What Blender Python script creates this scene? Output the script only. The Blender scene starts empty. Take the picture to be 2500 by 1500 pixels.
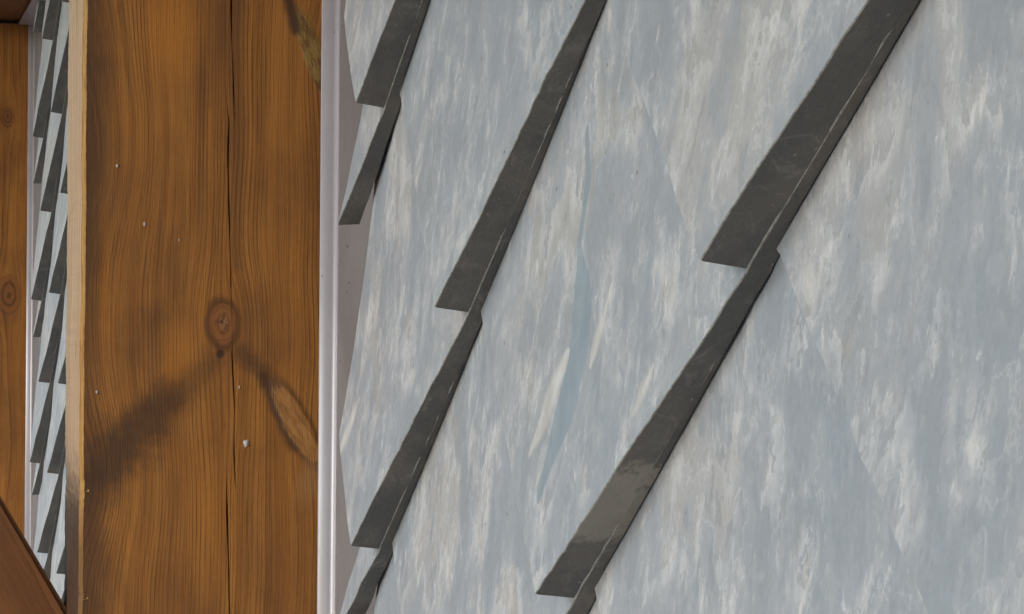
import bpy, bmesh, math, random
from mathutils import Matrix, Vector
random.seed(7)
R = math.radians
scene = bpy.context.scene
C = scene.collection

# ------------------------------------------------------------------ camera, sky, sun, exposure
cam_d = bpy.data.cameras.new('camera'); cam = bpy.data.objects.new('camera', cam_d); C.objects.link(cam)
cam_d.sensor_width = 36.0; cam_d.lens = 100.8
cam_d.clip_start = 0.02; cam_d.clip_end = 2000
cam.matrix_world = Matrix.Translation((0, 0, 0)) @ Matrix.Rotation(R(90), 4, 'X') @ Matrix.Rotation(0.008, 4, 'Z')
scene.camera = cam

SUN_AZ, SUN_EL = 205.0, 48.0          # compass-like: light comes from the left, behind the viewer
world = bpy.data.worlds.new('World'); scene.world = world; world.use_nodes = True
nt = world.node_tree; nt.nodes.clear()
sky = nt.nodes.new('ShaderNodeTexSky'); sky.sky_type = 'NISHITA'; sky.sun_disc = False
sky.sun_elevation = R(SUN_EL); sky.air_density = 1.6; sky.dust_density = 1.5; sky.ozone_density = 3.0
bg = nt.nodes.new('ShaderNodeBackground'); bg.inputs['Strength'].default_value = 0.13
wo = nt.nodes.new('ShaderNodeOutputWorld')
nt.links.new(sky.outputs[0], bg.inputs[0]); nt.links.new(bg.outputs[0], wo.inputs[0])
sun_dir = Vector((-0.70, -0.62, 0.46)).normalized()      # towards the sun
SUN_EL = math.asin(sun_dir.z); sky.sun_elevation = SUN_EL
sky.sun_rotation = math.atan2(sun_dir.x, sun_dir.y)
sun_d = bpy.data.lights.new('sun', 'SUN'); sun_d.energy = 1.4; sun_d.angle = R(45); sun_d.color = (.90, .955, 1.0)
sun = bpy.data.objects.new('sun', sun_d); C.objects.link(sun)
sun.rotation_euler = sun_dir.to_track_quat('Z', 'Y').to_euler(); sun.location = (-3, -3, 4)

vs = scene.view_settings; vs.view_transform = 'Standard'; vs.look = 'None'; vs.gamma = 1; vs.use_curve_mapping = False
vs.exposure = 0.55
scene.cycles.use_adaptive_sampling = True; scene.cycles.adaptive_threshold = 0.035
scene.cycles.max_bounces = 3; scene.cycles.diffuse_bounces = 3; scene.cycles.glossy_bounces = 2; scene.cycles.transmission_bounces = 0

# ------------------------------------------------------------------ frame of the wall: x = outwards, y = along the wall, z = up
TH = math.atan(1580 / 7000.0)
OX, OY = -0.09135, 1.47
ROT = TH + math.pi
WALL = Matrix.Translation((OX, OY, 0)) @ Matrix.Rotation(ROT, 4, 'Z')
GROUND, PANEL_BOTTOM, PANEL_TOP = -1.6, -0.9, 0.402
FAR_U = -2.73                      # where the next post along the wall stands
POST_H, POST_T = 0.1275, 0.119

# ------------------------------------------------------------------ node helpers
class G:
    """small expression builder on a material node tree"""
    def __init__(s, name):
        s.m = bpy.data.materials.new(name); s.m.use_nodes = True
        s.t = s.m.node_tree; s.t.nodes.clear()
        s.out = s.t.nodes.new('ShaderNodeOutputMaterial')
        s.b = s.t.nodes.new('ShaderNodeBsdfPrincipled')
        s.t.links.new(s.b.outputs[0], s.out.inputs[0])
        tc = s.t.nodes.new('ShaderNodeTexCoord')
        sp = s.t.nodes.new('ShaderNodeSeparateXYZ'); s.t.links.new(tc.outputs['Object'], sp.inputs[0])
        s.obj = tc.outputs['Object']
        s.x, s.y, s.z = (V(s, sp.outputs[i]) for i in range(3))
        oi = s.t.nodes.new('ShaderNodeObjectInfo'); s.rand = V(s, oi.outputs['Random'])
    def link(s, a, inp):
        if isinstance(a, V): s.t.links.new(a.s, inp)
        elif hasattr(a, 'is_output'): s.t.links.new(a, inp)
        else:
            if isinstance(a, tuple) and len(a) == 3 and inp.type == 'RGBA': a = a + (1,)
            inp.default_value = a
    def math(s, op, *a):
        n = s.t.nodes.new('ShaderNodeMath'); n.operation = op
        for i, v in enumerate(a): s.link(v, n.inputs[i])
        return V(s, n.outputs[0])
    def vec(s, x, y, z=0.0):
        n = s.t.nodes.new('ShaderNodeCombineXYZ')
        for i, v in enumerate((x, y, z)): s.link(v, n.inputs[i])
        return n.outputs[0]
    def noise(s, v, scale=1.0, detail=3.0, rough=.55, dist=0.0):
        n = s.t.nodes.new('ShaderNodeTexNoise'); s.link(v, n.inputs['Vector'])
        n.inputs['Scale'].default_value = scale; n.inputs['Detail'].default_value = detail
        n.inputs['Roughness'].default_value = rough; n.inputs['Distortion'].default_value = dist
        return V(s, n.outputs[0])
    def voro(s, v, scale=1.0, feature='F1', out='Distance'):
        n = s.t.nodes.new('ShaderNodeTexVoronoi'); n.feature = feature
        s.link(v, n.inputs['Vector']); n.inputs['Scale'].default_value = scale
        return V(s, n.outputs[out])
    def white(s, v):
        n = s.t.nodes.new('ShaderNodeTexWhiteNoise'); n.noise_dimensions = '1D'; s.link(v, n.inputs['W'])
        return V(s, n.outputs['Value'])
    def step(s, v, a, b, lo=0.0, hi=1.0):
        n = s.t.nodes.new('ShaderNodeMapRange'); n.interpolation_type = 'SMOOTHSTEP'
        for i, q in enumerate((v, a, b, lo, hi)): s.link(q, n.inputs[i])
        return V(s, n.outputs[0])
    def mix(s, f, a, b, mode='MIX'):
        n = s.t.nodes.new('ShaderNodeMix'); n.data_type = 'RGBA'; n.blend_type = mode; n.clamp_factor = True
        s.link(f, n.inputs[0]); s.link(a, n.inputs[6]); s.link(b, n.inputs[7])
        return n.outputs[2]
    def seg(s, px, py, a, b):
        """distance from the point to the segment a-b"""
        (ax, ay), (bx, by) = a, b
        L2 = (bx-ax)**2 + (by-ay)**2
        t = s.math('MAXIMUM', 0.0, s.math('MINIMUM', 1.0, ((px-ax)*(bx-ax) + (py-ay)*(by-ay)) * (1.0/L2)))
        dx = px - ax - t*(bx-ax); dy = py - ay - t*(by-ay)
        return s.math('SQRT', dx*dx + dy*dy), t
    def ell(s, px, py, c, rx, ry, ang=0.0):
        ca, sa = math.cos(ang), math.sin(ang)
        dx, dy = px - c[0], py - c[1]
        X = (dx*ca + dy*sa) * (1.0/rx); Y = (dy*ca - dx*sa) * (1.0/ry)
        return s.math('SQRT', X*X + Y*Y)
    def bump(s, h, dist, strength=1.0, normal=None):
        n = s.t.nodes.new('ShaderNodeBump'); s.link(h, n.inputs['Height'])
        n.inputs['Distance'].default_value = dist; n.inputs['Strength'].default_value = strength
        if normal is not None: s.t.links.new(normal, n.inputs['Normal'])
        return n.outputs[0]
    def fin(s, color, rough, normal=None, metallic=0.0, spec=.5):
        s.link(color, s.b.inputs['Base Color']); s.link(rough, s.b.inputs['Roughness'])
        s.link(metallic, s.b.inputs['Metallic']); s.b.inputs['Specular IOR Level'].default_value = spec
        if normal is not None: s.t.links.new(normal, s.b.inputs['Normal'])
        return s.m
class V:
    def __init__(v, g, s): v.g, v.s = g, s
    def __add__(a, b): return a.g.math('ADD', a, b)
    __radd__ = __add__
    def __sub__(a, b): return a.g.math('SUBTRACT', a, b)
    def __rsub__(a, b): return a.g.math('SUBTRACT', b, a)
    def __mul__(a, b): return a.g.math('MULTIPLY', a, b)
    __rmul__ = __mul__

# ------------------------------------------------------------------ materials
def wood_mat(name, axis='z', zoff=0.0, knots=(), bands=(), oranges=(), spacing=4.0, dense=None, special=None,
             light=(.445, .180, .032), mid=(.300, .112, .018), dark=(.080, .028, .008), seed=0.0, ringamp=1.0):
    """brown stained softwood; a = across the grain, l = along it, both in millimetres"""
    g = G(name)
    if axis == 'z': a, l, d = g.x*1000, (g.z + zoff)*1000, g.y*1000
    elif axis == 'y': a, l, d = g.z*1000, g.y*1000, g.x*1000
    d = d + seed*37.0
    aa = a + d*0.35
    low = g.noise(g.vec(aa*.011, l*.0045, seed), 1, 2, .5)
    s = aa + (low - .5)*16
    wob = g.noise(g.vec(aa*.05, l*.014, seed+3), 1, 2, .5)
    s = s + (wob - .5)*1.6
    for (ka, kl, sa, su, sd, k) in knots:
        dx, dl = aa - ka, l - kl
        up = g.step(dl, -6.0, 6.0)
        iu = up*(1.0/su) + (1.0 - up)*(1.0/sd)
        q = dx*(1.0/sa); w = dl*iu
        e = g.math('EXPONENT', (q*q + w*w) * -1.0)
        s = s - dx*e*k
    ph = s*(1.0/spacing)
    if dense: ph = ph - g.math('MAXIMUM', 0.0, dense[0] - s)*(1.0/dense[1])
    ph = ph + g.noise(g.vec(s*.045, seed*5.0, l*.0006), 1, 2, .5)*5.0
    fr = g.math('FRACT', ph)
    ring = g.step(fr, .52, .88) * (1.0 - g.step(fr, .88, 1.0))
    amp = g.step(g.noise(g.vec(s*.06, l*.006, 9+seed), 1, 2, .5), .34, .64, .12, 1.0)*ringamp*g.step(g.noise(g.vec(s*.9, l*.03, 12+seed), 1, 3, .6), .30, .58, .35, 1.0)
    fib = g.noise(g.vec(s*1.9, l*.028, seed), 1, 3, .65)
    fib2 = g.noise(g.vec(s*.13, l*.0035, seed+5), 1, 3, .6)
    blot = g.noise(g.vec(aa*.018, l*.009, seed+8), 1, 4, .6, .4)
    col = g.mix(g.step(fib2, .30, .70), mid, light)
    col = g.mix(g.step(blot, .40, .74)*.6, col, (.135, .052, .016))
    streak = g.noise(g.vec(s*.5, l*.005, seed+6), 1, 2, .6)
    col = g.mix(g.step(streak, .50, .72)*.5, col, (.12, .043, .011))
    for (c, rx, ry, amt) in oranges:
        col = g.mix(g.step(g.ell(aa, l, c, rx, ry), 1.0, .15)*amt, col, (.50, .185, .022))
    col = g.mix(ring*amp*.84, col, dark)
    col = g.mix(g.step(fib, .42, .78)*.34, col, dark)
    col = g.mix(g.step(fib, .50, .24)*.22, col, (.42, .175, .05))
    spk = g.noise(g.vec(s*3.2, l*.22, seed + 1), 1, 2, .6)
    col = g.mix(g.step(spk, .54, .74)*.34, col, dark)
    warp = (g.noise(g.vec(aa*.06, l*.05, seed+2), 1, 4, .65) - .5)
    for (p, q, w, amt) in bands:
        dist, t = g.seg(aa, l, p, q)
        m = g.step(dist + warp*w*1.5 + (fib - .5)*w*1.1 + (streak - .5)*w*1.2, w*1.15, w*.1)*(fib*.9 + .5)
        col = g.mix(m*amt, col, (.066, .029, .012))
    h = g.noise(g.vec(aa*1.5, l*.03, seed), 1, 3, .65)*.8
    rough = fib*.25 + .42
    if special: col, h = special(g, aa, l, col, h, warp, fib)
    nrm = g.bump(h, .0006, .55)
    return g.fin(col, rough, nrm, spec=.35)

def post_special(g, a, l, col, h, warp, fib):
    # the round knot beside the crack
    r = g.ell(a + warp*5, l + warp*6, (56.7, -9.6), 8.2, 12.2, -.05)
    inside = g.step(r, 1.05, .85)
    ringk = g.step(g.math('SINE', (r + warp*1.1)*19.0), -.3, 1.0)
    kc = g.mix(ringk*.5, (.27, .098, .026), (.14, .048, .015))
    kc = g.mix(g.step(g.ell(a + warp*9, l + warp*9, (56.5, -9.0), 3.0, 4.6), 1.0, .35)*.7, kc, (.30, .16, .075))
    star = g.noise(g.vec(a*.45, l*.3, 4.0), 1, 3, .7)
    kc = g.mix(g.step(r, .62, .1)*g.step(star, .50, .58)*.85, kc, (.03, .014, .008))
    col = g.mix(inside*.9, col, kc)
    col = g.mix(g.step(r, .74, .92)*g.step(r, 1.3, .98)*.6, col, (.05, .018, .008))
    r2 = g.ell(a + warp*4, l, (58.3, -25.0), 2.2, 2.6)
    col = g.mix(g.step(r2, 1.2, .5)*.85, col, (.028, .012, .007))
    # torn branch scar by the sheet metal, lower right
    ang = math.atan2(-42.8, -23.3)
    s1 = g.ell(a + warp*16 + (fib - .5)*4, l + warp*22 + 2.5, (18.6, -58.0), 26.0, 6.4, ang)
    m1 = g.step(s1 + (fib - .5)*.5, 1.15, .70)*.85
    wr = g.noise(g.vec((a - l*.55)*.40, (l + a*.55)*.07, 1.0), 1, 5, .75, .4)
    sc = g.mix(g.step(wr, .35, .65), (.27, .115, .032), (.48, .225, .065))
    sc = g.mix(g.step(wr, .63, .72)*.8, sc, (.05, .02, .01))
    col = g.mix(m1, col, sc)
    col = g.mix(g.step(s1, .86, 1.0)*g.step(s1, 1.45, 1.02)*.5, col, (.045, .016, .008))
    h = h + m1*1.2 + m1*wr*1.6
    fz = g.ell(a + warp*8, l + warp*10, (11.5, -90.0), 9.0, 17.0, .25)
    col = g.mix(g.step(fz, 1.1, .2)*.6, col, (.33, .165, .062))
    # the scar at the top right
    s2 = g.ell(a + warp*4, l + warp*5, (11.0, 128.0), 27.0, 5.6, math.atan2(48, 18))
    m2 = g.step(s2, 1.08, .8)
    n2 = g.noise(g.vec((a - l*.4)*.25, (l + a*.4)*.08, 6.0), 1, 4, .7)
    s2c = g.mix(g.step(n2, .36, .6), (.13, .06, .016), (.30, .19, .055))
    s2c = g.mix(g.step(n2, .60, .70)*.75, s2c, (.04, .022, .01))
    col = g.mix(m2*.9, col, s2c)
    dk, _ = g.seg(a, l, (24.5, 158.0), (20.5, 141.0))
    col = g.mix(g.step(dk + warp*3, 5.0, .8)*.85, col, (.035, .014, .008))
    h = h + m2*n2*1.3
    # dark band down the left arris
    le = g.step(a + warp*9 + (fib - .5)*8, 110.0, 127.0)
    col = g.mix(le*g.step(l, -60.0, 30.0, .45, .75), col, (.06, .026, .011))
    return col, h

M = {}
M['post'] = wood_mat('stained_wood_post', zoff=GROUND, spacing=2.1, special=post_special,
    knots=[(56.7, -9.6, 15, 26, 60, .82), (150, 76, 46, 60, 42, .70), (140, -92, 34, 40, 34, .75), (2, -62, 17, 36, 32, .55), (2, 128, 18, 30, 45, .5)],
    bands=[((60, -28), (88, -52), 11, .5), ((84, -50), (112, -74), 15, .66), ((104, -68), (132, -96), 22, .8), ((124, -88), (122, -160), 12, .55),
           ((48, -24), (34, -36), 7, .6), ((36, -36), (20, -72), 4.5, .75), ((93, -8), (96, -26), 14, .32), ((118, 120), (124, 20), 10, .3), ((50, 170), (50, 20), 5, .32)],
    oranges=[((84, 140), 26, 36, .75), ((80, -24), 12, 26, .6), ((66, -100), 22, 50, .35), ((117, 10), 5, 70, .55)])
def far_special(g, a, l, col, h, warp, fib):
    for c, rx, rz in (((36, 268), 9, 13), ((32, 12), 15, 26)):
        r = g.ell(a + warp*6, l + warp*8, c, rx, rz)
        rk = g.step(g.math('SINE', (r + warp*.4)*13.0), .0, .9)
        kc = g.mix(rk*.8, (.24, .085, .022), (.07, .025, .01))
        col = g.mix(g.step(r, 1.35, .8)*.85, col, kc)
    return col, h
M['post_far'] = wood_mat('stained_wood_far', zoff=GROUND, spacing=5.2, seed=0.0, special=far_special, ringamp=.8,
    knots=[(38, 262, 20, 40, 40, .8), (33, 14, 24, 55, 55, .85), (45, -200, 26, 60, 80, .7)],
    bands=[((38, 266), (38, 258), 9, .75), ((33, 20), (33, 6), 11, .7)])
M['rail'] = wood_mat('stained_wood_rail', axis='y', spacing=5.0, seed=4.0, light=(.25, .085, .02), mid=(.17, .055, .014))
M['brace'] = wood_mat('stained_wood_brace', spacing=3.6, seed=6.0, light=(.235, .09, .028), mid=(.165, .060, .018), dark=(.075, .028, .012), ringamp=.9)

def pale_wood():
    g = G('bare_pale_wood')
    a, l = g.y*1000, (g.z + GROUND)*1000
    f = g.noise(g.vec(a*.35, l*.012, g.x*60), 1, 4, .6); f2 = g.noise(g.vec(a*1.2, l*.05, 2.0), 1, 3, .6)
    knot = g.noise(g.vec(a*.03, l*.022, 8.0), 1, 3, .6, .5)
    col = g.mix(g.step(f, .35, .68), (.57, .41, .275), (.42, .26, .15))
    col = g.mix(g.step(f2, .50, .72)*.6, col, (.32, .175, .09))
    col = g.mix(g.step(knot, .56, .70)*.55, col, (.33, .17, .085))
    jit = (g.noise(g.vec(a*.1, l*.12, 3.0), 1, 4, .7) - .5)*70
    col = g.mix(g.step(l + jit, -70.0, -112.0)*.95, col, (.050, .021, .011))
    return g.fin(col, .6, g.bump(f + f2*.5, .0008, .6), spec=.3)
M['pale'] = pale_wood()
def arris_wood():
    g = G('worn_wood_arris')
    l = (g.z + GROUND)*1000
    f = g.noise(g.vec(g.x*900, l*.05, g.y*900), 1, 4, .7)
    col = g.mix(g.step(f, .35, .65), (.50, .29, .09), (.30, .15, .045))
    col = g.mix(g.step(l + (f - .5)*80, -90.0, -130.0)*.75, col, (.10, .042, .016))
    return g.fin(col, .6, g.bump(f, .0008, .6), spec=.3)
M['arris'] = arris_wood()

RIBBON = [(.5560, .0560), (.5620, .0417), (.5600, .0197), (.5720, .0067), (.5760, -.0128), (.5680, -.0328), (.5500, -.0600)]
WHITES = [((.612, .010), (.593, -.019), .0060), ((.562, -.0140), (.525, -.0480), .0080), ((.172, -.042), (.126, -.072), .0090), ((.668, -.016), (.650, -.034), .005)]
def slate_face():
    g = G('slate_face')
    u, z = g.y, g.z
    ox = g.rand*17.0
    P = g.vec(u + ox, z*.85 + u*.10, ox)
    Pl = g.vec(u*1.0 + ox, z*.62 + u*.10, ox + 4.0)
    big = g.noise(P, 7, 2, .5, .2)
    Hc = g.noise(P, 15, 6, .64, .2)                     # cleavage layers
    lay = Hc*7.5 + big*2.5 + z*22.0
    fl = g.math('FLOOR', lay); fr = g.math('FRACT', lay)
    tone = g.white(fl + ox*3.0)
    mid_n = g.noise(Pl, 58, 5, .70, .2)
    fine = g.noise(Pl, 330, 3, .65)
    patch = g.noise(P, 30, 4, .62, .3)
    warm = g.step(big + (tone - .5)*.34 + (patch - .5)*.5, .36, .64)
    col = g.mix(warm, (.338, .372, .428), (.412, .406, .412))
    col = g.mix(g.step(tone, .55, .95)*.50, col, (.290, .345, .425))
    col = g.mix(g.step(mid_n, .47, .66)*.55, col, (.52, .53, .56))
    col = g.mix(g.step(mid_n, .50, .30)*.40, col, (.285, .308, .345))
    rim = g.step(fr, .30, 1.0) * g.step(patch + (mid_n - .5)*.5, .42, .60)
    col = g.mix(rim*.66, col, (.62, .63, .655))
    line1 = g.step(g.math('ABSOLUTE', mid_n - .52), .022, .0)*g.step(patch, .38, .62)
    line2 = g.step(g.math('ABSOLUTE', Hc + (fine - .5)*.03 - .50), .012, .0)*g.step(mid_n, .36, .56)
    col = g.mix(line1*.38, col, (.62, .63, .645))
    col = g.mix(line2*.58, col, (.66, .665, .67))
    calm = g.step(patch + (big - .5)*.6, .56, .40)
    col = g.mix(calm*.42, col, (.312, .348, .398))
    sharp = g.noise(g.vec(u + ox, z*.46 + u*.05, ox + 9.0), 150, 4, .74, .5)
    col = g.mix(g.step(sharp + (patch - .5)*.5, .60, .72)*.62, col, (.72, .72, .725))
    col = g.mix(g.step(sharp, .42, .26)*.40, col, (.235, .255, .29))
    lay2 = mid_n*6.0 + patch*3.0
    fr2 = g.math('FRACT', lay2)
    col = g.mix(g.step(fr2, .45, .0)*g.step(patch + (big - .5)*.4, .42, .58)*.30, col, (.56, .57, .59))
    col = g.mix(g.step(fr2, .55, 1.0)*.22, col, (.25, .265, .290))
    fleck = g.step(mid_n + (fine - .5)*.4 + (patch - .5)*.45, .62, .78)
    col = g.mix(fleck*.75, col, (.67, .66, .65))
    col = g.mix(g.step(fine, .52, .74)*.30, col, (.52, .52, .53))
    col = g.mix(g.step(fine, .48, .28)*.18, col, (.22, .23, .248))
    rust = g.step(patch + (fine - .5)*.15 - (mid_n - .5)*.3, .62, .74)
    col = g.mix(rust*.42, col, (.42, .385, .335))
    # flake scars: a blue ribbon and white slivers
    wv = (patch - .5)
    rd = None
    for p, q in zip(RIBBON[:-1], RIBBON[1:]):
        d, t = g.seg(u, z, p, q)
        rd = d if rd is None else g.math('MINIMUM', rd, d)
    wid = g.step(z, .018, .0, .0040, .0135)*g.step(z, -.058, -.030, .35, 1.0)
    rm = g.step(rd + wv*.006, wid, wid*.78)
    col = g.mix(rm*.80, col, g.mix(g.step(mid_n, .3, .7), (.235, .305, .365), (.275, .350, .415)))
    for (p, q, w) in WHITES:
        d, t = g.seg(u, z, p, q)
        ww = g.math('SINE', t*2.9 + .15)*w
        wm = g.step(d + wv*.012 + (mid_n - .5)*.010 + (fine - .5)*.004, ww, ww*.25)
        col = g.mix(wm*.85, col, g.mix(g.step(mid_n, .35, .65), (.50, .49, .48), (.68, .675, .67)))
    spots = g.step(g.voro(g.vec(u + ox, z, .0), 45), .045, .025)
    col = g.mix(spots*.8, col, (.08, .075, .07))
    height = fl*-.45 + fr*.45 + mid_n*1.1
    nrm = g.bump(height, .0009, .38)
    rough = mid_n*.25 + .42
    return g.fin(col, rough, nrm, spec=.5)
M['slate'] = slate_face()

def slate_edge():
    g = G('slate_cut_edge')
    u, z, h = g.y, g.z, g.x
    ox = g.rand*13.0
    P = g.vec(u + ox, z + ox, h*2.0)
    n = g.noise(P, 55, 6, .70, .9); f = g.noise(P, 260, 4, .7, .4); b = g.noise(P, 20, 2, .5)
    col = g.mix(g.step(b + (n-.5)*.6, .36, .66), (.125, .124, .120), (.170, .155, .142))
    col = g.mix(g.step(f, .52, .74)*.5, col, (.215, .20, .185))
    wisp = g.noise(P, 34, 6, .74, 1.8)
    smear = g.step(wisp, .54, .74)
    scr = g.step(g.math('ABSOLUTE', n - .5), .016, .0)*g.step(b, .45, .60)
    col = g.mix(smear*.75, col, (.31, .285, .262))
    col = g.mix(scr*.5, col, (.30, .275, .25))
    d, t = g.seg(u, z, (.640, -.0555), (.612, -.0680))
    pm = g.step(d + (f - .5)*.012 + (n - .5)*.030, .0135, .0070)
    col = g.mix(pm*.9, col, g.mix(n, (.27, .235, .20), (.46, .41, .36)))
    dots = g.step(g.voro(P, 75), .07, .04)
    col = g.mix(dots*.7, col, (.36, .34, .30))
    return g.fin(col, .72, g.bump(f + n, .0009, .5), spec=.3)
M['edge'] = slate_edge()
def slate_arris():
    g = G('slate_chipped_arris')
    n = g.noise(g.vec(g.y, g.z, g.x), 300, 4, .7)
    return g.fin(g.mix(g.step(n, .35, .65), (.22, .21, .185), (.42, .41, .37)), .75, g.bump(n, .0006, .6), spec=.3)
M['slate_arris'] = slate_arris()

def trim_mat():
    g = G('sky_pale_metal')  # paler than the flat leaf: sky reflection put into the colour
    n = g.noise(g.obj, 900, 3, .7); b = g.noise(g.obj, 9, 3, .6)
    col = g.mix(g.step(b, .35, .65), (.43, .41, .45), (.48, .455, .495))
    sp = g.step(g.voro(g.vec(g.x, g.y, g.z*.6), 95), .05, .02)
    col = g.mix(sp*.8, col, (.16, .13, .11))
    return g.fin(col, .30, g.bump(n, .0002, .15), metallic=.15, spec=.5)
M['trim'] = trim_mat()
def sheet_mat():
    g = G('shaded_grey_metal')  # same metal edge, with the flat leaf's shade put into a darker grey
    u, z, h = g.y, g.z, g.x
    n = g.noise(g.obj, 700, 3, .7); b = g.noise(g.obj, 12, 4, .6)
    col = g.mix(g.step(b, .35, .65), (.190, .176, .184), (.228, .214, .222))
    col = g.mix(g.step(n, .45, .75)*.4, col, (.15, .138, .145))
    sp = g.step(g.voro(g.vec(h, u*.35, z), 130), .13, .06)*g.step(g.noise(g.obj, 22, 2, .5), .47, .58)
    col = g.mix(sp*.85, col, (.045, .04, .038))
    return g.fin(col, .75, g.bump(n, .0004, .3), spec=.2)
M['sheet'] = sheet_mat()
def simple(name, c1, c2, scale, rough=.8):
    g = G(name); n = g.noise(g.obj, scale, 5, .65)
    return g.fin(g.mix(g.step(n, .35, .65), c1, c2), rough, g.bump(n, .003, .5), spec=.3)
M['board'] = simple('dark_sheathing_board', (.10, .075, .05), (.16, .12, .08), 14)
M['fleck'] = simple('dried_white_paint', (.52, .50, .50), (.62, .60, .58), 900, .6)
M['splinter'] = simple('torn_wood', (.38, .21, .06), (.50, .30, .10), 400)
M['plinth'] = simple('grey_render_plinth', (.27, .26, .25), (.34, .33, .31), 6)
M['gravel'] = simple('gravel_ground', (.20, .19, .17), (.32, .30, .27), 9)

# ------------------------------------------------------------------ object helpers
def link(o, parent=None):
    C.objects.link(o)
    if parent: o.parent = parent
    return o
def tag(o, label, cat, group=None):
    o['label'] = label; o['category'] = cat
    if group: o['group'] = group
    return o
def mesh_obj(name, verts, faces, mats, fm=None, parent=None, smooth=False):
    me = bpy.data.meshes.new(name); me.from_pydata(verts, [], faces)
    for m in (mats if isinstance(mats, (list, tuple)) else [mats]): me.materials.append(m)
    if fm: me.polygons.foreach_set('material_index', fm)
    if smooth: me.polygons.foreach_set('use_smooth', [True]*len(faces))
    me.update()
    return link(bpy.data.objects.new(name, me), parent)
def at(o, h, u, z):
    """place a top-level object on the wall frame"""
    o.matrix_world = WALL @ Matrix.Translation((h, u, z)); return o
def box(name, lo, hi, mat, parent=None, bevel=0.0):
    bm = bmesh.new(); bmesh.ops.create_cube(bm, size=1)
    for v in bm.verts: v.co = Vector([(lo[i]+hi[i])/2 + v.co[i]*(hi[i]-lo[i]) for i in range(3)])
    if bevel: bmesh.ops.bevel(bm, geom=bm.edges[:], offset=bevel, segments=2, affect='EDGES', profile=.6)
    me = bpy.data.meshes.new(name); bm.to_mesh(me); bm.free(); me.materials.append(mat)
    return link(bpy.data.objects.new(name, me), parent)

# ------------------------------------------------------------------ ground
gr = mesh_obj('ground', [(-400, -400, GROUND), (400, -400, GROUND), (400, 400, GROUND), (-400, 400, GROUND)], [(0, 1, 2, 3)], M['gravel'])
gr['kind'] = 'structure'

# ------------------------------------------------------------------ rendered plinth under the panels
pl = box('plinth_wall', (-.16, FAR_U - .4, 0), (.02, 2.2, PANEL_BOTTOM - .12 - GROUND), M['plinth'], bevel=.006)
at(pl, 0, 0, GROUND); tag(pl, 'grey rendered plinth wall under the slate panels', 'wall')
sl = box('sill_beam', (-.12, FAR_U - .3, .001), (POST_H - .02, -POST_T - .0, .119), M['rail'], bevel=.004)
at(sl, 0, -.002, PANEL_BOTTOM - .12); tag(sl, 'low brown sill beam under the distant slate panel', 'beam')
s2 = box('sill_beam', (-.12, .001, .001), (POST_H - .02, 2.2, .119), M['rail'], bevel=.004)
at(s2, 0, .001, PANEL_BOTTOM - .12); tag(s2, 'low brown sill beam under the large near slate panel', 'beam')

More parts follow.
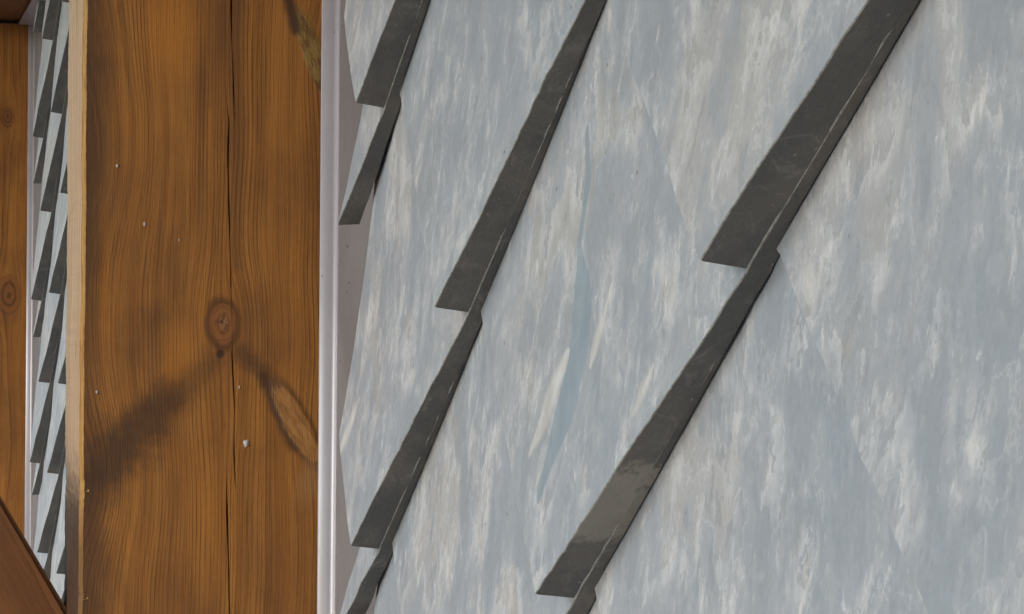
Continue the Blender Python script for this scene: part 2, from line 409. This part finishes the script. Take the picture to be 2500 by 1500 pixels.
# ------------------------------------------------------------------ timber posts
def interp(path, z):
    if z >= path[0][1]: return path[0][0]
    for (a0, z0), (a1, z1) in zip(path[:-1], path[1:]):
        if z <= z0 and z >= z1: return a0 + (a1-a0)*(z0-z)/(z0-z1)
    return path[-1][0]
CRACKS = [   # path (mm from the wall, mm up), widest half width in mm
    ([(54.2, 167.8), (53.9, 155.3), (53.0, 128.2), (52.0, 107.3), (51.7, 93.7)], .62, 200.0, 92.0),
    ([(55.8, 106.3), (54.4, 92.7), (54.7, 71.8), (53.6, 38.4), (52.5, 5.0), (51.9, -11.7), (51.8, -26.3), (50.3, -53.4), (50.4, -74.3), (49.6, -93.1)], .60, 108.0, -95.0),
    ([(54.3, -80.6), (53.7, -105.6), (53.1, -122.3), (52.0, -157.8), (51.5, -170.4)], .58, -78.0, -260.0)]
def timber_post(name, front, side, arris, cracks, H, T, h0=-.06):
    """front face looks along +y; columns follow the drying cracks so they are real grooves"""
    rnd = random.Random(3)
    zs = [GROUND*1000 + i*30 for i in range(int((-200 - GROUND*1000)/30))]
    z = -200.0
    while z <= 200: zs.append(z); z += 1.6
    zs += [230 + 30*i for i in range(6)] + [PANEL_TOP*1000 + .2]
    ch = 2.0
    verts, faces, fm = [], [], []
    rows = []
    for z in zs:
        cols = []
        groups = []
        if cracks:
            c = [interp(p, z) for p, w, a, b in cracks]
            order = [(0, c[0]), (1, c[1]), (2, c[2])]
            # right-to-left on the face: crack 0 nearest the wall above, crack 2 farthest below
            c0 = min(c[0], c[1] - 2.2); c1 = c[1]; c2 = max(c[2], c[1] + 2.2)
            for ci, cc in ((0, c0), (1, c1), (2, c2)):
                p, w, ztop, zbot = cracks[ci]
                k = 0.0
                if zbot < z < ztop:
                    k = min(1, (ztop - z)/26.0, (z - zbot)/22.0) ** .7
                    k *= .62 + .38*math.sin(z*.11 + ci*2)*math.sin(z*.037 + ci)
                    if ci == 1 and -24 < z < 8: k *= .22
                jit = (rnd.random() - .5)*.10
                hw = w*k + .02
                groups.append([(cc - hw - .12 + jit, 0), (cc - hw + jit, .06*k), (cc - hw*.35 + jit, 7.0*k), (cc + hw*.35 + jit, 7.0*k), (cc + hw + jit, .06*k), (cc + hw + .12 + jit, 0)])
        wav = 0.0
        if cracks: wav = .15*math.sin(z*.045) + .12*math.sin(z*.13+1) + (rnd.random()-.5)*.22 + (.5*math.exp(-((z+94)/5)**2) + .5*math.exp(-((z+148)/5)**2))*rnd.random()
        hm = H*1000 - wav
        fixed = [h0*1000, 0.0, 12.0, 25.0, 38.0]
        row = [(a, 0.0) for a in fixed]
        for gp in groups: row += gp
        row += [(a, 0.0) for a in ((66.0, 82.0, 100.0, hm - ch) if groups else (50.0, 66.0, 82.0, 100.0, hm - ch))]
        row = [(a, -d) for a, d in row]
        row.append((hm, -ch*1.6))                       # arris
        row += [(hm + (rnd.random()-.5)*.1, -T*1000*.5), (hm, -T*1000), (h0*1000, -T*1000)]
        rows.append(row)
    n = len(rows[0])
    for z, row in zip(zs, rows):
        for a, d in row: verts.append((a/1000, d/1000, z/1000 - GROUND))
    for i in range(len(rows) - 1):
        for j in range(n):
            k = (j+1) % n
            faces.append((i*n+j, (i+1)*n+j, (i+1)*n+k, i*n+k))
            fm.append(2 if j == n-5 else (1 if j in (n-4, n-3) else 0))
    faces.append(tuple(range(n))); fm.append(0)
    faces.append(tuple(reversed([(len(rows)-1)*n + j for j in range(n)]))); fm.append(0)
    o = mesh_obj(name, verts, faces, [front, side, arris], fm)
    bm = bmesh.new(); bm.from_mesh(o.data); bmesh.ops.recalc_face_normals(bm, faces=bm.faces[:]); bm.to_mesh(o.data); bm.free()
    return o
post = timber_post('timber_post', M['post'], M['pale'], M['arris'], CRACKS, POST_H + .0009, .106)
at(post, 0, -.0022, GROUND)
tag(post, 'thick brown stained post with a knot and long drying cracks, beside the near slates', 'post', 'timber posts of the wall')
post2 = timber_post('timber_post', M['post_far'], M['post_far'], M['post_far'], None, .1375, .119)
at(post2, 0, FAR_U - .0022, GROUND)
tag(post2, 'distant orange brown post at the left edge of the picture, behind the brace', 'post', 'timber posts of the wall')
def blob(name, a, z, ra, rz, mat, parent, seed):
    rnd = random.Random(seed); n = 10
    vs_ = [(a/1000, .0012, z/1000 - GROUND)]
    for ring_, y in ((.65, .0009), (1.0, -.0004)):
        for i in range(n):
            t = 2*math.pi*i/n; k = ring_*(.8 + .4*rnd.random())
            vs_.append(((a + ra*k*math.cos(t))/1000, y, (z + rz*k*math.sin(t))/1000 - GROUND))
    fs = [(0, 1+i, 1+(i+1) % n) for i in range(n)] + [(1+i, 1+n+i, 1+n+(i+1) % n, 1+(i+1) % n) for i in range(n)]
    o = mesh_obj(name, vs_, fs, mat, None, parent, True)
    return o
for k, (a, z, ra, rz) in enumerate([(44.3, -70.6, 1.6, 2.2), (96.8, 40.5, .7, 1.2), (110.8, 69.7, .7, 1.0), (48.1, -42.0, .5, 1.1), (120.1, -44.5, .7, .8), (79.2, 32.8, .5, .6)]):
    blob('paint_fleck', a, z, ra, rz, M['fleck'], post, 20+k)
for k, z in enumerate((-94.2, -148.4)):
    zz = z/1000 - GROUND
    mesh_obj('splinter', [(.1262, -.004, zz), (.1270, -.003, zz + .0006), (.1238, .0008, zz + .0005), (.1236, .0006, zz - .0004), (.1262, .0003, zz - .0009)],
             [(0, 1, 2), (0, 2, 3), (0, 3, 4), (1, 4, 3), (1, 3, 2), (0, 4, 1)], M['splinter'], None, post)

# rails over the panels, flush with the posts
r1 = box('top_rail', (-.06, FAR_U - .5, .006), (POST_H + .012, -.0022, .16), M['rail'], bevel=.006)
at(r1, 0, 0, PANEL_TOP); tag(r1, 'dark horizontal beam over the distant post at the top left corner', 'beam')
r2 = box('top_rail', (-.06, .0005, .006), (POST_H - .004, 2.2, .16), M['rail'], bevel=.006)
at(r2, 0, 0, PANEL_TOP); tag(r2, 'brown horizontal beam along the top of the near slate panel', 'beam')

# unseen eave added to block light from above; each board is a part
eave = bpy.data.objects.new('unseen_eave', None); link(eave); at(eave, 0, 0, .98)
tag(eave, 'unseen brown boarded eave added above the slate wall to block light', 'roof')
for k in range(12):
    b0 = -.25 + k*.125
    o = box('unseen_eave_board', (b0 + .002, -3.6, b0*-.18), (b0 + .123, 2.6, b0*-.18 + .022), M['rail'], eave, .002)

# the slanting brace that leaves the post's left side, lower left corner
def make_brace():
    L, w, d = .62, .085, .024
    bm = bmesh.new(); bmesh.ops.create_cube(bm, size=1)
    for v in bm.verts: v.co = Vector((v.co.x*w, v.co.y*d, (v.co.z + .5)*L))
    bmesh.ops.bevel(bm, geom=bm.edges[:], offset=.0025, segments=2, affect='EDGES')
    me = bpy.data.meshes.new('diagonal_brace'); bm.to_mesh(me); bm.free(); me.materials.append(M['brace'])
    o = link(bpy.data.objects.new('diagonal_brace', me))
    return o
br = make_brace()
BR_ANG = R(30.3)
# axis leans outwards (local +x of the wall) as it rises
pt = Vector((.1335, -.096, -.154))            # a point on the brace's upper right edge
ax = Vector((math.sin(BR_ANG), 0, math.cos(BR_ANG))); nx = Vector((math.cos(BR_ANG), 0, -math.sin(BR_ANG)))
base = pt + nx*.0425 - ax*.10
br.matrix_world = WALL @ Matrix.Translation(base) @ Matrix.Rotation(BR_ANG, 4, 'Y')
tag(br, 'slanting dark brown brace in the lower left corner, crossing the distant slates', 'brace')

# ------------------------------------------------------------------ slates
E1 = Vector((-.185, -.1045)); E2 = Vector((.174, -.0905))
JOG = Vector((.0010, -.0006))        # a slate's front steps out a little where it leaves its neighbour's cover
def smooth_noise(rnd, n=6, fmax=9):
    t = [(rnd.uniform(.6, fmax), rnd.uniform(0, 6.28), rnd.uniform(.3, 1)) for _ in range(n)]
    s = sum(q[2] for q in t)
    return lambda x: sum(q[2]*math.sin(q[0]*x*3.1 + q[1]) for q in t)/s
def Ftop(a): return .0122 + (.0138*a if a >= 0 else .0060*a)
def Gtop(a): return .0052 + (.0022*a*a if a >= 0 else .004*a)
def make_slate(T, Tm, Tmm, e2, parent, na, nb, seed, cuts=(), a_lo=-1.0, b_lo=-.42, hs=1.0):
    """one lozenge slate: front arris and cut edge along b = 1, left edge along a = 1, tip at (1, 1)"""
    rnd = random.Random(seed)
    w1, w2, w3 = smooth_noise(rnd, 7, 14), smooth_noise(rnd, 7, 12), smooth_noise(rnd, 5, 5)
    chips = [(rnd.uniform(.03, .95), rnd.uniform(.012, .04), rnd.uniform(.0015, .0042)) for _ in range(6)]
    As = [a_lo + (1 - .0030 - a_lo)*i/na for i in range(na+1)] + [1.0]
    Bs = [b_lo + (1 - .0014 - b_lo)*(j/nb) for j in range(nb+1)] + [1.0]
    top, bot = [], []
    inset = Vector((-.4, .9))*-.0002
    def pos(a, b):
        if a >= 0: f = T*a + (Tm + JOG)*(1-a)
        else: f = Tm*(1+a) - Tmm*a + inset
        return f - e2*(1-b)
    for a in As:
        db = (.0028 if a > 0 else .0008)*w1(a) + sum(-d*max(0, 1-((a-c)/w)**2) for c, w, d in chips if c > .03)
        for b in Bs:
            da = .006*w2(b*1.3)
            k = max(0, (b - .4)/.6); ka = max(0, (a-.4)/.6)
            aa, bb = a + da*ka, b + db*k
            F, Gt = Ftop(a), Gtop(a)
            h = Gt + (F - Gt)*b if b > 0 else Gt + .009*b
            h += .0006*w3(a*1.4 + b*2.1)*min(1, max(0, b))*(1 if a > 0 else 0)
            if b == 1.0: h -= .0004
            if a == 1.0: h -= .0008
            p = pos(aa, bb); top.append((h*hs, p.x, p.y))
            th = max(.0004, F - (.0060 + .0061*a)) if a >= 0 else max(.0003, F - (.0058 if a > -.08 else Gtop(a+1) + .0009))
            p2 = pos(aa + .018*max(0, ka), bb - (.0015 if b == 1.0 else 0))
            bot.append(((h - th)*hs, p2.x, p2.y))
    nA, nB = len(As), len(Bs); N = nA*nB
    verts = top + bot; faces = []; fm = []
    idx = lambda i, j: i*nB + j
    for i in range(nA-1):
        for j in range(nB-1):
            faces.append((idx(i, j), idx(i+1, j), idx(i+1, j+1), idx(i, j+1)))
            fm.append(2 if (j == nB-2 or i == nA-2) else 0)
            faces.append((N+idx(i, j), N+idx(i, j+1), N+idx(i+1, j+1), N+idx(i+1, j))); fm.append(1)
    for i in range(nA-1):
        for j in (0, nB-1):
            f = (idx(i, j), N+idx(i, j), N+idx(i+1, j), idx(i+1, j)); faces.append(f if j == 0 else f[::-1]); fm.append(1)
    for j in range(nB-1):
        for i in (0, nA-1):
            f = (idx(i, j), idx(i, j+1), N+idx(i, j+1), N+idx(i, j)); faces.append(f if i == 0 else f[::-1]); fm.append(1)
    o = mesh_obj('slate', verts, faces, [M['slate'], M['edge'], M['slate_arris']], fm, parent)
    bm = bmesh.new(); bm.from_mesh(o.data)
    for (pu, pz), (nu, nz) in cuts:
        r = bmesh.ops.bisect_plane(bm, geom=bm.verts[:] + bm.edges[:] + bm.faces[:], plane_co=(0, pu, pz), plane_no=(0, nu, nz), clear_outer=True, dist=1e-6)
        ed = [e for e in r['geom_cut'] if isinstance(e, bmesh.types.BMEdge)]
        if ed:
            f = bmesh.ops.holes_fill(bm, edges=ed, sides=0)
            for q in f['faces']: q.material_index = 1
    bmesh.ops.recalc_face_normals(bm, faces=bm.faces[:])
    if not bm.faces: bm.free(); bpy.data.objects.remove(o); return None
    bm.to_mesh(o.data); bm.free()
    return o

def cut_line(p, q):
    """keep what lies on the +u side of the line p-q (p above q)"""
    d = Vector((q[0]-p[0], q[1]-p[1])).normalized(); n = Vector((d.y, -d.x))
    if n.x > 0: n = -n
    return (p, (n.x, n.y))

def panel(name, u0, u1, label, bottom=PANEL_BOTTOM):
    root = bpy.data.objects.new(name, None); link(root); at(root, 0, u0, bottom)
    root.empty_display_size = .1
    tag(root, label, 'cladding', 'slate clad panels between the posts')
    def kid(o): o.location = (0, -u0, -bottom); return o
    kid(box('backing_board', (-.045, u0 + .001, bottom), (-.0075, u1 - .001, PANEL_TOP), M['board'], root))
    # folded sheet-metal edge: flat leaf on the board, rounded fold, upstand against the post
    r = .0024; cx, cy = -.0008 + r, .0012 + r
    prof = [(-.0008, .0060)]
    for i in range(9):
        t = math.pi + (math.pi/2)*(i/8.0)
        prof.append((cx + r*math.cos(t), cy + r*math.sin(t)))
    prof += [(.0072, .0012), (.0076, .0006), (.0072, .0002), (-.0016, .0002), (-.0022, .002), (-.0022, .0060)]
    n = len(prof)
    zz = [bottom, PANEL_TOP]
    def extrude(nm, prof, mat):
        n = len(prof); vs_ = []
        for z in zz: vs_ += [(h, u0 + y, z) for h, y in prof]
        fs = [(i, (i+1) % n, n+(i+1) % n, n+i) for i in range(n)] + [tuple(range(n))[::-1], tuple(range(n, 2*n))]
        return kid(mesh_obj(nm, vs_, fs, mat, None, root, False))
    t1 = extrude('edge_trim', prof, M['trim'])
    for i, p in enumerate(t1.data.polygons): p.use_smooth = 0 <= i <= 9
    extrude('shaded_leaf', [(-.0013, .0050), (-.0013, .30), (-.0021, .30), (-.0021, .0050)], M['sheet'])  # flat leaf of the fold as its own piece, shade in its colour
    # the same fold along the top, under the rail
    zt = PANEL_TOP
    pr = [(-.001, zt - .012), (-.001, zt - .006), (.0, zt - .0022), (.0035, zt - .0012), (.022, zt - .0012), (.022, zt + .0002), (-.0022, zt + .0002), (-.0022, zt - .012)]
    n = len(pr); vs_ = [(h + (.0006 if h < 0 else 0), u, z) for u in (u0 + .0014, u1 - .002) for h, z in pr]
    fs = [(i, (i+1) % n, n+(i+1) % n, n+i) for i in range(n)] + [tuple(range(n))[::-1], tuple(range(n, 2*n))]
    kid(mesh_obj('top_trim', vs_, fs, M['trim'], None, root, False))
    return root, kid

near, kid = panel('slate_panel', 0.0, 2.1, 'large pale grey slate cladding filling the right of the picture')
T0 = Vector((.3974, -.0005))
OVER = {(0, 0): (.3974, -.0005), (1, 0): (.2082, -.1060), (-1, 1): (.7469, .0119), (0, 1): (.5660, -.0914), (0, -1): (.2130, .0888)}
CUTS = {(0, -1): [cut_line((.118, .17), (.128, .12))],
        (1, -1): [cut_line((.160, .100), (.126, .034))],
        (1, 0): [cut_line((.142, .036), (.122, -.062))],
        (2, 0): [cut_line((.165, -.105), (.115, -.160))]}
for i in range(-14, 14):
    for j in range(-14, 14):
        T = Vector(OVER[(i, j)]) if (i, j) in OVER else T0 + E1*i + E2*j
        if not (-.5 < T.y < PANEL_TOP + .0 and .06 < T.x + .06 and T.x < 1.95): continue
        if T.y + .2 > PANEL_TOP + .12: continue
        # the slates follow measured corners where they are seen
        e2 = E2.copy()
        TT = lambda p, q: Vector(OVER[(p, q)]) if (p, q) in OVER else T0 + E1*p + E2*q
        fine = .0 < T.x < 1.05 and -.28 < T.y < .26
        cuts = list(CUTS.get((i, j), []))
        if not cuts and T.x < .42:
            rj = random.Random(i*31 + j)
            cuts = [cut_line((.14 + rj.uniform(-.015, .015), T.y + .1), (.11 + rj.uniform(-.015, .02), T.y))]
        if T.y + .16 > PANEL_TOP: cuts.append(((0, PANEL_TOP - .012), (0, 1)))
        s = make_slate(T, TT(i-1, j), TT(i-2, j), e2, near, 90 if fine else 16, 44 if fine else 10, i*100 + j + 5000, cuts)
        if s: kid(s)

far, kid = panel('slate_panel', FAR_U, -POST_T - .004, 'narrow strip of slate cladding seen beyond the thick post')
F0 = Vector((-2.285, .0046)); f1 = Vector((-.185, -.109)); f2 = Vector((.180, -.101))
for i in range(-16, 16):
    for j in range(-16, 16):
        T = F0 + f1*i + f2*j
        if not (FAR_U + .12 < T.x < -.35 and -.72 < T.y < PANEL_TOP - .03): continue
        cuts = []
        rj = random.Random(i*77 + j)
        if T.x < -2.40: cuts = [cut_line((-2.36 + rj.uniform(-.02, .02), T.y + .1), (-2.39 + rj.uniform(-.02, .02), T.y))]
        elif T.x < -2.05: cuts = [cut_line((-2.46 + rj.uniform(-.02, .02), T.y + .1), (-2.50 + rj.uniform(-.02, .02), T.y))]
        if T.y + .16 > PANEL_TOP: cuts.append(((0, PANEL_TOP - .008), (0, 1)))
        if T.x > -.8: cuts.append(((-POST_T - .02, 0), (1, 0)))
        s = make_slate(T, T - f1, T - f1*2, f2, far, 26 if T.x < -1.6 else 10, 10 if T.x < -1.6 else 6, i*100 + j + 9000, cuts)
        if s: kid(s)
